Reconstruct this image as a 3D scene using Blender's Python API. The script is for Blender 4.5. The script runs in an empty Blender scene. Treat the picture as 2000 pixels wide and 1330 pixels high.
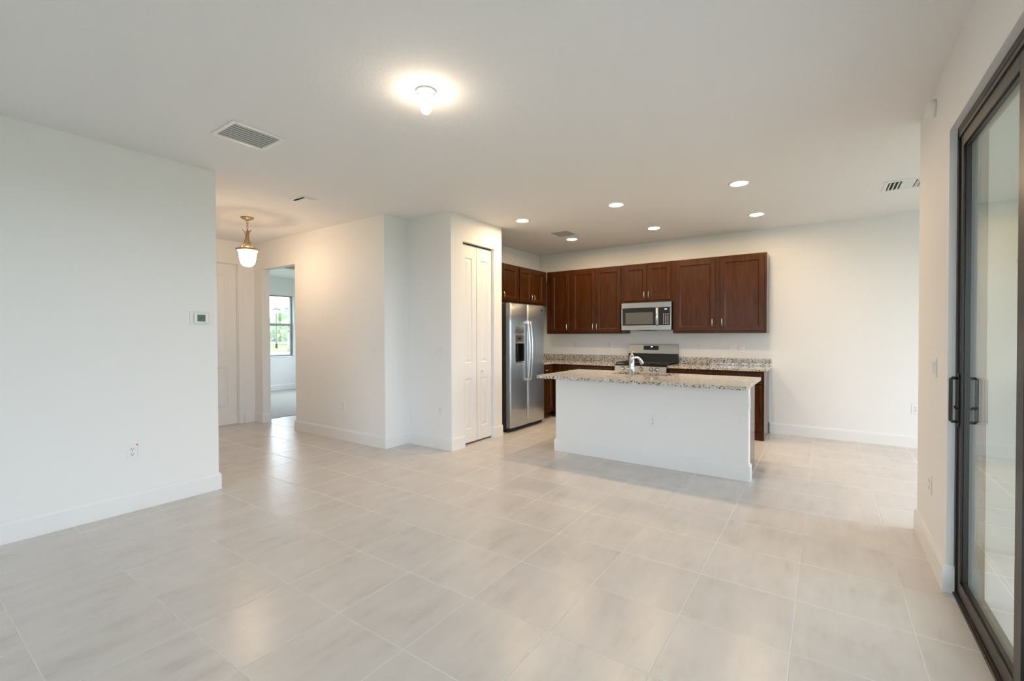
import bpy, bmesh, math, random
from mathutils import Vector, Matrix
random.seed(7)
PI = math.pi
SC = bpy.context.scene
COL = SC.collection

# ------------------------------------------------------------------ camera
F_PX, YAW, PITCH, ROLL = 884.0, math.radians(34.667), math.radians(-0.735), math.radians(-0.19)
CAM_H = 1.36
cd = bpy.data.cameras.new('camera')
cd.sensor_width = 36.0
cd.sensor_fit = 'HORIZONTAL'
cd.lens = F_PX / 2000.0 * 36.0
cd.clip_start = 0.02
cd.clip_end = 500
cam = bpy.data.objects.new('camera', cd)
COL.objects.link(cam)
fw = Vector((-math.sin(YAW) * math.cos(PITCH), math.cos(YAW) * math.cos(PITCH), math.sin(PITCH)))
rt = Vector((math.cos(YAW), math.sin(YAW), 0))
up = rt.cross(fw)
r2 = rt * math.cos(ROLL) + up * math.sin(ROLL)
u2 = up * math.cos(ROLL) - rt * math.sin(ROLL)
cam.matrix_world = Matrix(((r2.x, u2.x, -fw.x, 0), (r2.y, u2.y, -fw.y, 0), (r2.z, u2.z, -fw.z, CAM_H), (0, 0, 0, 1)))
SC.camera = cam

# ------------------------------------------------------------------ world, exposure
SC.view_settings.view_transform = 'Standard'
SC.view_settings.look = 'None'
SC.view_settings.gamma = 1.0
SC.view_settings.use_curve_mapping = False
SC.view_settings.exposure = 0.24
W = bpy.data.worlds.new('overcast_sky')
SC.world = W
W.use_nodes = True
bg = W.node_tree.nodes['Background']
bg.inputs['Color'].default_value = (0.775, 0.865, 1.0, 1)
bg.inputs['Strength'].default_value = 6.0
WARM = (1.0, 0.71, 0.43)
CAN_STRENGTH, BULB_STRENGTH, PENDANT_STRENGTH = 215.0, 78.0, 2100.0


def portal(name, loc, rot, sx, sy):
    l = bpy.data.lights.new(name, 'AREA')
    l.shape = 'RECTANGLE'
    l.size, l.size_y = sx, sy
    l.cycles.is_portal = True
    o = bpy.data.objects.new(name, l)
    o.location, o.rotation_euler = loc, rot
    COL.objects.link(o)


portal('sky_portal_slider', (0.78, 1.38, 1.2), (0, PI / 2, 0), 2.4, 3.7)
portal('sky_portal_dining', (2.78, 5.43, 1.23), (0, PI / 2, 0), 2.4, 2.25)
portal('sky_portal_rear', (-2.0, -4.2, 1.35), (PI / 2, 0, 0), 3.2, 2.0)
portal('sky_portal_bedroom_side', (-9.3, 7.2, 1.53), (-PI / 2, 0, 0), 2.15, 1.65)
portal('sky_portal_bedroom', (-11.36, 5.02, 1.6), (0, -PI / 2, 0), 1.55, 2.65)

# ------------------------------------------------------------------ materials


def mat(name, col, rough=0.5, metal=0.0, spec=0.5, coat=0.0, emit=None, es=0.0):
    m = bpy.data.materials.new(name)
    m.use_nodes = True
    b = m.node_tree.nodes['Principled BSDF']
    b.inputs['Base Color'].default_value = (*col, 1)
    b.inputs['Roughness'].default_value = rough
    b.inputs['Metallic'].default_value = metal
    b.inputs['Specular IOR Level'].default_value = spec
    b.inputs['Coat Weight'].default_value = coat
    b.inputs['Coat Roughness'].default_value = 0.15
    if emit:
        b.inputs['Emission Color'].default_value = (*emit, 1)
        b.inputs['Emission Strength'].default_value = es
    return m


def nn(m, t):
    return m.node_tree.nodes.new(t)


def lk(m, a, b):
    m.node_tree.links.new(a, b)


def bsdf(m):
    return m.node_tree.nodes['Principled BSDF']


def mth(m, op, a, b=None):
    n = nn(m, 'ShaderNodeMath')
    n.operation = op
    for i, v in enumerate((a, b)):
        if v is None:
            continue
        if isinstance(v, (int, float)):
            n.inputs[i].default_value = v
        else:
            lk(m, v, n.inputs[i])
    return n.outputs[0]


def ramp(m, fac, stops):
    r = nn(m, 'ShaderNodeValToRGB')
    e = r.color_ramp.elements
    while len(e) < len(stops):
        e.new(0.5)
    for k, (p, c) in zip(e, stops):
        k.position = p
        k.color = (*c, 1)
    lk(m, fac, r.inputs[0])
    return r.outputs[0]


def noise(m, vec, scale, detail=4, rough=0.55):
    n = nn(m, 'ShaderNodeTexNoise')
    n.inputs['Scale'].default_value = scale
    n.inputs['Detail'].default_value = detail
    n.inputs['Roughness'].default_value = rough
    if vec is not None:
        lk(m, vec, n.inputs['Vector'])
    return n.outputs['Fac']


def mapping(m, scale=(1, 1, 1), src='Object'):
    tc = nn(m, 'ShaderNodeTexCoord')
    mp = nn(m, 'ShaderNodeMapping')
    mp.inputs['Scale'].default_value = scale
    lk(m, tc.outputs[src], mp.inputs['Vector'])
    return mp.outputs[0]


def bump(m, h, strength, dist):
    b = nn(m, 'ShaderNodeBump')
    b.inputs['Strength'].default_value = strength
    b.inputs['Distance'].default_value = dist
    lk(m, h, b.inputs['Height'])
    lk(m, b.outputs[0], bsdf(m).inputs['Normal'])


ANISO_ROT = 0.0
M = {}
M['wall'] = mat('wall_paint', (0.88, 0.877, 0.87), 0.55, spec=0.3)
bump(M['wall'], noise(M['wall'], mapping(M['wall']), 90, 3), 0.05, 0.002)
M['ceiling'] = mat('ceiling_knockdown', (0.89, 0.885, 0.878), 0.9, spec=0.1)
cv = mapping(M['ceiling'])
cn = ramp(M['ceiling'], noise(M['ceiling'], cv, 38, 5, 0.6), [(0.42, (0, 0, 0)), (0.62, (1, 1, 1))])
bump(M['ceiling'], cn, 0.22, 0.004)
M['trim'] = mat('trim_paint', (0.87, 0.87, 0.865), 0.35, spec=0.4)
M['white'] = mat('white_plastic', (0.87, 0.87, 0.86), 0.35)
M['white_metal'] = mat('white_enamel', (0.86, 0.865, 0.86), 0.4)
M['slot'] = mat('slot_dark', (0.03, 0.03, 0.035), 0.6)
M['vent_dark'] = mat('duct_dark', (0.02, 0.02, 0.02), 0.8)
M['louver'] = mat('louver_grey', (0.58, 0.60, 0.59), 0.45)
M['black'] = mat('black_gloss', (0.012, 0.012, 0.014), 0.12)
M['recess'] = mat('recess_black', (0.012, 0.012, 0.013), 0.35, spec=0.3)
M['black_matte'] = mat('cast_iron', (0.02, 0.02, 0.021), 0.55)
M['fridge_body'] = mat('fridge_side_dark', (0.045, 0.038, 0.033), 0.45)
M['steel_light'] = mat('bright_steel', (0.72, 0.72, 0.71), 0.22, metal=1.0)
M['chrome'] = mat('chrome', (0.62, 0.65, 0.69), 0.08, metal=1.0)
M['nickel'] = mat('satin_nickel', (0.80, 0.77, 0.72), 0.25, metal=1.0)
M['bronze'] = mat('bronze_aluminium', (0.016, 0.011, 0.008), 0.34, metal=0.0, spec=0.5)
M['bronze_dark'] = mat('handle_black', (0.012, 0.010, 0.010), 0.35)
M['brass'] = mat('antique_brass', (0.43, 0.32, 0.20), 0.38, metal=1.0)
M['grey_frame'] = mat('grey_window_frame', (0.30, 0.30, 0.29), 0.4)
M['lcd'] = mat('lcd_green', (0.10, 0.16, 0.10), 0.25)
M['lcd_dark'] = mat('lcd_segment', (0.02, 0.05, 0.025), 0.3)
M['red'] = mat('red_dot', (0.75, 0.12, 0.14), 0.5)
M['badge'] = mat('badge_blue', (0.02, 0.03, 0.10), 0.3)
M['disp_grey'] = mat('dispenser_grey', (0.17, 0.16, 0.14), 0.3, metal=0.6)
M['mw_glass'] = mat('oven_window', (0.11, 0.115, 0.11), 0.3, spec=0.35)
M['key'] = mat('key_print', (0.55, 0.55, 0.54), 0.5)
M['lit'] = mat('lit_digits', (0.9, 0.95, 1.0), 0.5, emit=(0.85, 0.93, 1.0), es=3.0)
M['concrete'] = mat('concrete', (0.70, 0.68, 0.66), 0.9)
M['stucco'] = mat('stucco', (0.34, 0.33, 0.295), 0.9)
bump(M['stucco'], noise(M['stucco'], mapping(M['stucco']), 60, 4), 0.3, 0.004)
M['carpet'] = mat('carpet', (0.56, 0.54, 0.51), 0.95, spec=0.05)
bump(M['carpet'], noise(M['carpet'], mapping(M['carpet']), 220, 3), 0.5, 0.006)
M['sign'] = mat('sign_teal', (0.012, 0.10, 0.13), 0.5)
M['sign_white'] = mat('sign_white', (0.85, 0.88, 0.88), 0.5)
M['trunk'] = mat('bark', (0.42, 0.40, 0.36), 0.9)
M['pole'] = mat('lamp_pole', (0.02, 0.022, 0.02), 0.5)
M['lantern_glass'] = mat('frosted_lantern_glass', (0.85, 0.83, 0.78), 0.4, emit=(1.0, 0.88, 0.72), es=1.6)

# brushed steel
m = M['steel'] = mat('brushed_steel', (0.50, 0.50, 0.49), 0.24, metal=1.0)
sn = noise(m, mapping(m, (1.5, 1.5, 260)), 3.0, 3)
lk(m, ramp(m, sn, [(0.3, (0.19,) * 3), (0.7, (0.31,) * 3)]), bsdf(m).inputs['Roughness'])
# brushed door skins: vertical grain smears reflections sideways
m = M['door_steel'] = mat('brushed_door_steel', (0.54, 0.575, 0.60), 0.33, metal=1.0)
bsdf(m).inputs['Anisotropic'].default_value = 0.8
tg = nn(m, 'ShaderNodeTangent')
tg.direction_type = 'RADIAL'
tg.axis = 'Z'
lk(m, tg.outputs[0], bsdf(m).inputs['Tangent'])
bsdf(m).inputs['Anisotropic Rotation'].default_value = ANISO_ROT
# grass, leaves
m = M['grass'] = mat('grass', (0.2, 0.3, 0.1), 0.9, spec=0.1)
lk(m, ramp(m, noise(m, mapping(m), 0.35, 6), [(0.3, (0.13, 0.17, 0.075)), (0.7, (0.19, 0.22, 0.11))]), bsdf(m).inputs['Base Color'])
m = M['leaf'] = mat('leaves', (0.1, 0.2, 0.06), 0.7)
lk(m, ramp(m, noise(m, mapping(m), 1.3, 5), [(0.3, (0.15, 0.21, 0.09)), (0.7, (0.28, 0.35, 0.18))]), bsdf(m).inputs['Base Color'])

# dark cherry wood, grain runs along local Z
m = M['wood'] = mat('dark_stained_wood', (0.1, 0.035, 0.012), 0.30, spec=0.26)
wv = mapping(m, (9, 9, 1.1))
w1 = noise(m, wv, 3.2, 6, 0.6)
wv2 = mapping(m, (70, 70, 2.5))
w2 = noise(m, wv2, 2.0, 3, 0.5)
wm = mth(m, 'ADD', mth(m, 'MULTIPLY', w1, 0.72), mth(m, 'MULTIPLY', w2, 0.28))
lk(m, ramp(m, wm, [(0.34, (0.034, 0.0095, 0.0015)), (0.5, (0.058, 0.0170, 0.0030)), (0.68, (0.080, 0.0260, 0.0055))]), bsdf(m).inputs['Base Color'])

m = M['wood_end'] = M['wood'].copy()
m.name = 'polished_dark_wood'
bsdf(m).inputs['Roughness'].default_value = 0.10
bsdf(m).inputs['Specular IOR Level'].default_value = 0.5

# speckled granite
m = M['granite'] = mat('speckled_granite', (0.5, 0.45, 0.38), 0.055, spec=0.55)
gv = mapping(m)
g1 = noise(m, gv, 68, 5, 0.62)
g2 = noise(m, gv, 140, 3, 0.6)
g3 = noise(m, gv, 14, 4, 0.55)
base = ramp(m, g3, [(0.3, (0.55, 0.50, 0.43)), (0.5, (0.68, 0.64, 0.58)), (0.72, (0.78, 0.75, 0.71))])
dk = ramp(m, g1, [(0.37, (0.10, 0.085, 0.07)), (0.455, (0.52, 0.48, 0.43)), (0.50, (1, 1, 1))])
wh = ramp(m, g2, [(0.30, (0.30, 0.27, 0.24)), (0.42, (1, 1, 1)), (0.62, (1, 1, 1)), (0.72, (1.12, 1.12, 1.12))])
mx = nn(m, 'ShaderNodeMix')
mx.data_type = 'RGBA'
mx.blend_type = 'MULTIPLY'
mx.inputs[0].default_value = 1.0
lk(m, base, mx.inputs[6]); lk(m, dk, mx.inputs[7])
mx2 = nn(m, 'ShaderNodeMix')
mx2.data_type = 'RGBA'
mx2.blend_type = 'MULTIPLY'
mx2.inputs[0].default_value = 1.0
lk(m, mx.outputs[2], mx2.inputs[6]); lk(m, wh, mx2.inputs[7])
lk(m, mx2.outputs[2], bsdf(m).inputs['Base Color'])

# floor tile: square grid in room coordinates, streaks along Y
TX, TY, OX, OY = 0.4590, 0.4607, -1.9520, -0.0580
m = M['tile'] = mat('porcelain_tile', (0.5, 0.48, 0.45), 0.3, spec=0.45)
tc = nn(m, 'ShaderNodeTexCoord')
sp = nn(m, 'ShaderNodeSeparateXYZ')
lk(m, tc.outputs['Object'], sp.inputs[0])
ux = mth(m, 'DIVIDE', mth(m, 'SUBTRACT', sp.outputs[0], OX), TX)
uy = mth(m, 'DIVIDE', mth(m, 'SUBTRACT', sp.outputs[1], OY), TY)
ix, iy = mth(m, 'FLOOR', ux), mth(m, 'FLOOR', uy)
fx, fy = mth(m, 'FRACT', ux), mth(m, 'FRACT', uy)
ex = mth(m, 'MINIMUM', fx, mth(m, 'SUBTRACT', 1.0, fx))
ey = mth(m, 'MINIMUM', fy, mth(m, 'SUBTRACT', 1.0, fy))
edge = mth(m, 'MINIMUM', ex, ey)
mr = nn(m, 'ShaderNodeMapRange')
mr.inputs['From Min'].default_value = 0.0045
mr.inputs['From Max'].default_value = 0.0075
lk(m, edge, mr.inputs['Value'])
tile_f = mr.outputs[0]
cmb = nn(m, 'ShaderNodeCombineXYZ')
lk(m, ix, cmb.inputs[0]); lk(m, iy, cmb.inputs[1])
wn = nn(m, 'ShaderNodeTexWhiteNoise')
wn.noise_dimensions = '2D'
lk(m, cmb.outputs[0], wn.inputs['Vector'])
cb2 = nn(m, 'ShaderNodeCombineXYZ')
lk(m, mth(m, 'ADD', mth(m, 'MULTIPLY', sp.outputs[0], 5.0), mth(m, 'MULTIPLY', wn.outputs['Value'], 37.0)), cb2.inputs[0])
lk(m, mth(m, 'ADD', mth(m, 'MULTIPLY', sp.outputs[1], 1.1), mth(m, 'MULTIPLY', wn.outputs['Value'], 61.0)), cb2.inputs[1])
st = noise(m, cb2.outputs[0], 2.3, 6, 0.62)
cb3 = nn(m, 'ShaderNodeCombineXYZ')
lk(m, mth(m, 'ADD', mth(m, 'MULTIPLY', sp.outputs[0], 1.0), mth(m, 'MULTIPLY', wn.outputs['Value'], 11.0)), cb3.inputs[0])
lk(m, mth(m, 'MULTIPLY', sp.outputs[1], 1.0), cb3.inputs[1])
st2 = noise(m, cb3.outputs[0], 3.5, 5, 0.6)
sf = mth(m, 'ADD', mth(m, 'MULTIPLY', st, 0.55), mth(m, 'MULTIPLY', st2, 0.45))
tcol = ramp(m, sf, [(0.30, (0.56, 0.52, 0.49)), (0.46, (0.66, 0.625, 0.60)), (0.62, (0.70, 0.67, 0.65))])
hs = nn(m, 'ShaderNodeHueSaturation')
lk(m, tcol, hs.inputs['Color'])
lk(m, mth(m, 'ADD', 0.975, mth(m, 'MULTIPLY', wn.outputs['Value'], 0.05)), hs.inputs['Value'])
gm = nn(m, 'ShaderNodeMix')
gm.data_type = 'RGBA'
lk(m, tile_f, gm.inputs[0])
gm.inputs[6].default_value = (0.76, 0.74, 0.72, 1)
lk(m, hs.outputs[0], gm.inputs[7])
lk(m, gm.outputs[2], bsdf(m).inputs['Base Color'])
rr = nn(m, 'ShaderNodeMapRange')
rr.inputs['To Min'].default_value = 0.8
rr.inputs['To Max'].default_value = 0.27
lk(m, tile_f, rr.inputs['Value'])
lk(m, rr.outputs[0], bsdf(m).inputs['Roughness'])
bump(m, tile_f, 0.5, 0.0015)


def glass_mat(name, tint, ior=1.5):
    g = bpy.data.materials.new(name)
    g.use_nodes = True
    nt = g.node_tree
    nt.nodes.remove(nt.nodes['Principled BSDF'])
    out = [n for n in nt.nodes if n.type == 'OUTPUT_MATERIAL'][0]
    fr = nt.nodes.new('ShaderNodeFresnel')
    fr.inputs['IOR'].default_value = ior
    # the same reflectance on both faces of the pane
    geo = nt.nodes.new('ShaderNodeNewGeometry')
    ii = nt.nodes.new('ShaderNodeMix')
    ii.inputs[2].default_value = ior
    ii.inputs[3].default_value = 1.0 / ior
    nt.links.new(geo.outputs['Backfacing'], ii.inputs[0])
    nt.links.new(ii.outputs[0], fr.inputs['IOR'])
    tr = nt.nodes.new('ShaderNodeBsdfTransparent')
    tr.inputs['Color'].default_value = (*tint, 1)
    gl = nt.nodes.new('ShaderNodeBsdfGlossy')
    gl.inputs['Roughness'].default_value = 0.0
    gl.inputs['Color'].default_value = (0.92, 0.97, 0.93, 1)
    mx = nt.nodes.new('ShaderNodeMixShader')
    nt.links.new(fr.outputs[0], mx.inputs[0])
    nt.links.new(tr.outputs[0], mx.inputs[1])
    nt.links.new(gl.outputs[0], mx.inputs[2])
    nt.links.new(mx.outputs[0], out.inputs['Surface'])
    return g


M['glass'] = glass_mat('pane_glass', (0.97, 0.985, 0.975))
M['door_glass'] = glass_mat('tinted_door_glass', (0.955, 0.975, 0.962))

# frosted bowl of the pendant
g = bpy.data.materials.new('frosted_bowl')
g.use_nodes = True
nt = g.node_tree
nt.nodes.remove(nt.nodes['Principled BSDF'])
out = [n for n in nt.nodes if n.type == 'OUTPUT_MATERIAL'][0]
tl = nt.nodes.new('ShaderNodeBsdfTranslucent'); tl.inputs[0].default_value = (0.86, 0.78, 0.69, 1)
df = nt.nodes.new('ShaderNodeBsdfDiffuse'); df.inputs[0].default_value = (0.85, 0.82, 0.78, 1)
tp = nt.nodes.new('ShaderNodeBsdfTransparent'); tp.inputs[0].default_value = (0.95, 0.9, 0.82, 1)
a = nt.nodes.new('ShaderNodeMixShader'); a.inputs[0].default_value = 0.35
b_ = nt.nodes.new('ShaderNodeMixShader'); b_.inputs[0].default_value = 0.12
nt.links.new(tl.outputs[0], a.inputs[1]); nt.links.new(df.outputs[0], a.inputs[2])
nt.links.new(a.outputs[0], b_.inputs[1]); nt.links.new(tp.outputs[0], b_.inputs[2])
nt.links.new(b_.outputs[0], out.inputs['Surface'])
M['bowl'] = g


def emission(name, col, s):
    g = bpy.data.materials.new(name)
    g.use_nodes = True
    nt = g.node_tree
    nt.nodes.remove(nt.nodes['Principled BSDF'])
    out = [n for n in nt.nodes if n.type == 'OUTPUT_MATERIAL'][0]
    e = nt.nodes.new('ShaderNodeEmission')
    e.inputs[0].default_value = (*col, 1)
    e.inputs[1].default_value = s
    nt.links.new(e.outputs[0], out.inputs['Surface'])
    return g


M['can_lens'] = emission('can_lens', WARM, CAN_STRENGTH)
M['bulb'] = emission('bulb_glow', (1.0, 0.80, 0.60), BULB_STRENGTH)
M['bulb_p'] = emission('pendant_bulb_glow', (1.0, 0.76, 0.54), PENDANT_STRENGTH)

# ------------------------------------------------------------------ mesh helpers


class MB:
    """collects shapes into one bmesh; off is subtracted so that parts sit in their thing's own frame"""

    def __init__(s, off=(0, 0, 0)):
        s.bm = bmesh.new()
        s.o = Vector(off)

    def v(s, x, y, z):
        return s.bm.verts.new((x - s.o.x, y - s.o.y, z - s.o.z))

    def box(s, x0, x1, y0, y1, z0, z1, bev=0.0, seg=2):
        r = bmesh.ops.create_cube(s.bm, size=1.0)
        vs = r['verts']
        for q in vs:
            q.co = Vector(((x0 + x1) / 2 + q.co.x * (x1 - x0), (y0 + y1) / 2 + q.co.y * (y1 - y0), (z0 + z1) / 2 + q.co.z * (z1 - z0))) - s.o
        if bev > 0:
            es = list({e for q in vs for e in q.link_edges})
            bmesh.ops.bevel(s.bm, geom=es, offset=bev, segments=seg, affect='EDGES', profile=0.5)
        return s

    def lathe(s, c, prof, axis='z', n=32, cap=True):
        """prof: list of (r, h) along the axis from c"""
        c = Vector(c)
        rings = []
        for r, h in prof:
            ring = []
            for k in range(n):
                t = 2 * PI * k / n
                a, b = r * math.cos(t), r * math.sin(t)
                p = {'z': (a, b, h), 'y': (a, h, b), 'x': (h, a, b)}[axis]
                ring.append(s.v(*(c + Vector(p))))
            rings.append(ring)
        for A, B in zip(rings, rings[1:]):
            for k in range(n):
                f = s.bm.faces.new((A[k], A[(k + 1) % n], B[(k + 1) % n], B[k]))
                f.smooth = True
        if cap:
            s.bm.faces.new(rings[0])
            s.bm.faces.new(rings[-1])
        return s

    def tube(s, pts, r, n=10, cap=True, flat=1.0):
        """round tube along pts; r a number or list; flat squashes the second cross axis"""
        pts = [Vector(p) for p in pts]
        if isinstance(r, (int, float)):
            r = [r] * len(pts)
        rings = []
        prev = None
        for i, p in enumerate(pts):
            t = (pts[min(i + 1, len(pts) - 1)] - pts[max(i - 1, 0)]).normalized()
            if prev is None:
                a = Vector((0, 0, 1)) if abs(t.z) < 0.9 else Vector((1, 0, 0))
                u = t.cross(a).normalized()
            else:
                u = (prev - t * prev.dot(t)).normalized()
            prev = u
            w = t.cross(u)
            rings.append([s.v(*(p + (u * math.cos(2 * PI * k / n) + w * math.sin(2 * PI * k / n) * flat) * r[i])) for k in range(n)])
        for A, B in zip(rings, rings[1:]):
            for k in range(n):
                f = s.bm.faces.new((A[k], A[(k + 1) % n], B[(k + 1) % n], B[k]))
                f.smooth = True
        if cap:
            s.bm.faces.new(rings[0])
            s.bm.faces.new(rings[-1])
        return s

    def rings(s, x0, x1, z0, z1, steps, back=None, fill=True):
        """panel facing -y: nested rectangles (inset, y), last one filled; back closes the rear at that y"""
        prev = None
        first = None
        for ins, y in steps:
            R = [s.v(x0 + ins, y, z0 + ins), s.v(x1 - ins, y, z0 + ins), s.v(x1 - ins, y, z1 - ins), s.v(x0 + ins, y, z1 - ins)]
            if prev:
                for k in range(4):
                    s.bm.faces.new((prev[k], prev[(k + 1) % 4], R[(k + 1) % 4], R[k]))
            else:
                first = R
            prev = R
        if fill:
            s.bm.faces.new(prev)
        if back is not None:
            s.bm.faces.new(first)
        return s

    def prism(s, poly, z0, z1):
        lo = [s.v(x, y, z0) for x, y in poly]
        hi = [s.v(x, y, z1) for x, y in poly]
        n = len(poly)
        for k in range(n):
            s.bm.faces.new((lo[k], lo[(k + 1) % n], hi[(k + 1) % n], hi[k]))
        s.bm.faces.new(lo)
        s.bm.faces.new(hi)
        return s

    def loft(s, path, prof):
        """sweep prof [(out, z)] along 2-D path; out is to the right of travel, mitred"""
        n = len(path)
        P = [Vector(p) for p in path]
        R = []
        for i in range(n):
            d0 = (P[i] - P[i - 1]).normalized() if i > 0 else None
            d1 = (P[i + 1] - P[i]).normalized() if i < n - 1 else None
            n0 = Vector((d0.y, -d0.x)) if d0 else None
            n1 = Vector((d1.y, -d1.x)) if d1 else None
            if n0 is None:
                q = n1
            elif n1 is None:
                q = n0
            else:
                q = (n0 + n1)
                q = q / (q.length_squared / 2) if q.length > 1e-6 else n0
                # mitre length
                q = (n0 + n1).normalized()
                q = q / max(0.2, q.dot(n0))
            R.append([s.v(P[i].x + q.x * o, P[i].y + q.y * o, z) for o, z in prof])
        m = len(prof)
        for A, B in zip(R, R[1:]):
            for k in range(m):
                s.bm.faces.new((A[k], A[(k + 1) % m], B[(k + 1) % m], B[k]))
        s.bm.faces.new(R[0])
        s.bm.faces.new(R[-1])
        return s

    def build(s, name, material, parent=None, smooth_bev=False):
        bmesh.ops.recalc_face_normals(s.bm, faces=s.bm.faces)
        me = bpy.data.meshes.new(name)
        s.bm.to_mesh(me)
        s.bm.free()
        me.materials.append(material)
        o = bpy.data.objects.new(name, me)
        COL.objects.link(o)
        if parent is not None:
            o.parent = parent
        else:
            o.location = s.o
        return o


def tag(o, label, cat, group=None):
    o['label'] = label
    o['category'] = cat
    if group:
        o['group'] = group
    return o


def thing(name, label, cat, loc=(0, 0, 0), rz=0.0, group=None):
    o = bpy.data.objects.new(name, None)
    COL.objects.link(o)
    o.empty_display_size = 0.1
    o.location = loc
    o.rotation_euler = (0, 0, rz)
    return tag(o, label, cat, group)


def struct(name, mb, material, parent=None, label=None):
    o = mb.build(name, material, parent)
    o['kind'] = 'structure'
    if label:
        o['label'] = label
    return o


def sroot(name, label, loc=(0, 0, 0), rz=0.0):
    o = bpy.data.objects.new(name, None)
    COL.objects.link(o)
    o.location = loc
    o.rotation_euler = (0, 0, rz)
    o['kind'] = 'structure'
    o['label'] = label
    o['category'] = name.split('_')[0]
    return o


def copy_thing(src, loc, label, rz=None):
    r = src.copy()
    COL.objects.link(r)
    r.location = loc
    if rz is not None:
        r.rotation_euler = (0, 0, rz)
    r['label'] = label
    for c in list(src.children):
        d = c.copy(); COL.objects.link(d); d.parent = r
        for e in list(c.children):
            f = e.copy(); COL.objects.link(f); f.parent = d
    return r


# ------------------------------------------------------------------ room shell
ZC = 2.80
XL, YL = -4.42, 1.81          # left wall plane and where it ends
YH = 3.577                    # far wall of the hall
XE = -7.43                    # end wall of the hall
YB = 7.12                     # kitchen back wall
XR = 0.53                     # wall with the sliding door
XN, YN = -4.32, 3.945         # niche beside the pantry
XP, YP = -3.59, 4.95          # pantry door wall, end of the pantry

struct('floor', MB().box(XE, 2.70, -4.2, 7.3, -0.12, 0.0), M['tile'], label='pale beige square porcelain floor tiles with light grout')
struct('floor_bedroom', MB().box(-11.3, XE, 3.6, 7.2, -0.10, 0.006), M['carpet'], label='light grey bedroom carpet beyond the hall')
struct('ceiling', MB().box(-11.4, 2.95, -4.3, 7.45, ZC, ZC + 0.2), M['ceiling'], label='white knockdown textured ceiling')

struct('wall_left', MB().box(XL - 0.13, XL, -4.13, YL, 0, ZC), M['wall'], label='blank white wall with thermostat at left')
struct('wall_hall_near', MB().box(XE, XL - 0.13, YL - 0.13, YL, 0, ZC), M['wall'])
struct('wall_hall_far', MB().box(XE, -7.19, YH, YH + 0.12, 0, ZC).box(-7.19, -6.255, YH, YH + 0.12, 2.385, ZC)
       .box(-6.255, XN, YH, YH + 0.12, 0, ZC).box(XN - 0.12, XN, YH + 0.12, YN, 0, ZC), M['wall'], label='white hall wall with cased opening')
struct('wall_pantry_side', MB().box(XN - 0.12, XP, YN, YN + 0.12, 0, ZC), M['wall'], label='white niche wall left of the pantry door')
BY0, BY1, BZ = 4.155, 4.780, 2.487
struct('wall_pantry_front', MB().box(XP - 0.12, XP, YN + 0.12, BY0, 0, ZC).box(XP - 0.12, XP, BY1, YP, 0, ZC)
       .box(XP - 0.12, XP, BY0, BY1, BZ, ZC), M['wall'], label='white wall around the bifold pantry door')
struct('wall_pantry_end', MB().box(-4.42, XP - 0.12, YP - 0.12, YP, 0, ZC), M['wall'])
struct('wall_pantry_rear', MB().box(-4.44, -4.32, YN + 0.12, YP - 0.12, 0, ZC), M['wall'])
struct('wall_kitchen_left', MB().box(-4.42, -4.30, YP, YB, 0, ZC), M['wall'])
struct('wall_back', MB().box(-4.42, 2.75, YB, YB + 0.15, 0, ZC), M['wall'], label='white kitchen back wall')
SY0, SY1, SZ = -0.50, 3.25, 2.415
struct('wall_right', MB().box(XR, XR + 0.105, SY1, 4.155, 0, ZC).box(XR, XR + 0.105, SY0, SY1, SZ, ZC)
       .box(XR, XR + 0.105, -4.13, SY0, 0, ZC), M['wall'], label='white wall around the sliding glass door')
struct('wall_dining', MB().box(XR + 0.105, 2.75, 4.005, 4.155, 0, ZC), M['wall'])
struct('wall_dining_outside', MB().box(XR + 0.105, 2.75, 3.985, 4.005, 0, ZC), M['stucco'], label='pale stucco outside wall seen through the glass')
struct('wall_dining_right', MB().box(2.60, 2.75, 4.155, 4.30, 0, ZC).box(2.60, 2.75, 6.55, YB, 0, ZC).box(2.60, 2.75, 4.30, 6.55, 2.45, ZC), M['wall'])
struct('wall_rear', MB().box(XL, -3.6, -4.13, -4.0, 0, ZC).box(-0.4, XR, -4.13, -4.0, 0, ZC)
       .box(-3.6, -0.4, -4.13, -4.0, 0, 0.35).box(-3.6, -0.4, -4.13, -4.0, 2.35, ZC), M['wall'])
DY0, DY1, DZ = 2.405, 3.345, 2.465
struct('wall_hall_end', MB().box(XE - 0.12, XE, YL - 0.13, DY0, 0, ZC).box(XE - 0.12, XE, DY1, 3.72, 0, ZC).box(XE - 0.12, XE, DY0, DY1, DZ, ZC)
       .box(XE - 0.12, XE, 3.72, 4.75, 2.487, ZC).box(XE - 0.12, XE, 4.75, 7.15, 0, ZC), M['wall'], label='end wall of the hall with the front door')
struct('wall_passage', MB().box(XE, -6.0, 4.75, 4.87, 0, ZC).box(-6.12, -6.0, YH + 0.12, 4.75, 0, ZC), M['wall'])
WY0, WY1, WZ0, WZ1 = 3.70, 6.335, 0.84, 2.36
WX = -11.15
struct('wall_bedroom_window', MB().box(WX - 0.2, WX, 3.45, WY0, 0, ZC).box(WX - 0.2, WX, WY1, 7.2, 0, ZC)
       .box(WX - 0.2, WX, WY0, WY1, 0, WZ0).box(WX - 0.2, WX, WY0, WY1, WZ1, ZC), M['wall'], label='white bedroom wall with the window')
struct('wall_bedroom_near', MB().box(WX, XE - 0.12, 3.45, 3.58, 0, ZC), M['wall'])
struct('wall_bedroom_far', MB().box(WX, -10.4, 7.02, 7.15, 0, ZC).box(-8.2, XE - 0.12, 7.02, 7.15, 0, ZC).box(-10.4, -8.2, 7.02, 7.15, 0, 0.7).box(-10.4, -8.2, 7.02, 7.15, 2.36, ZC), M['wall'])

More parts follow.
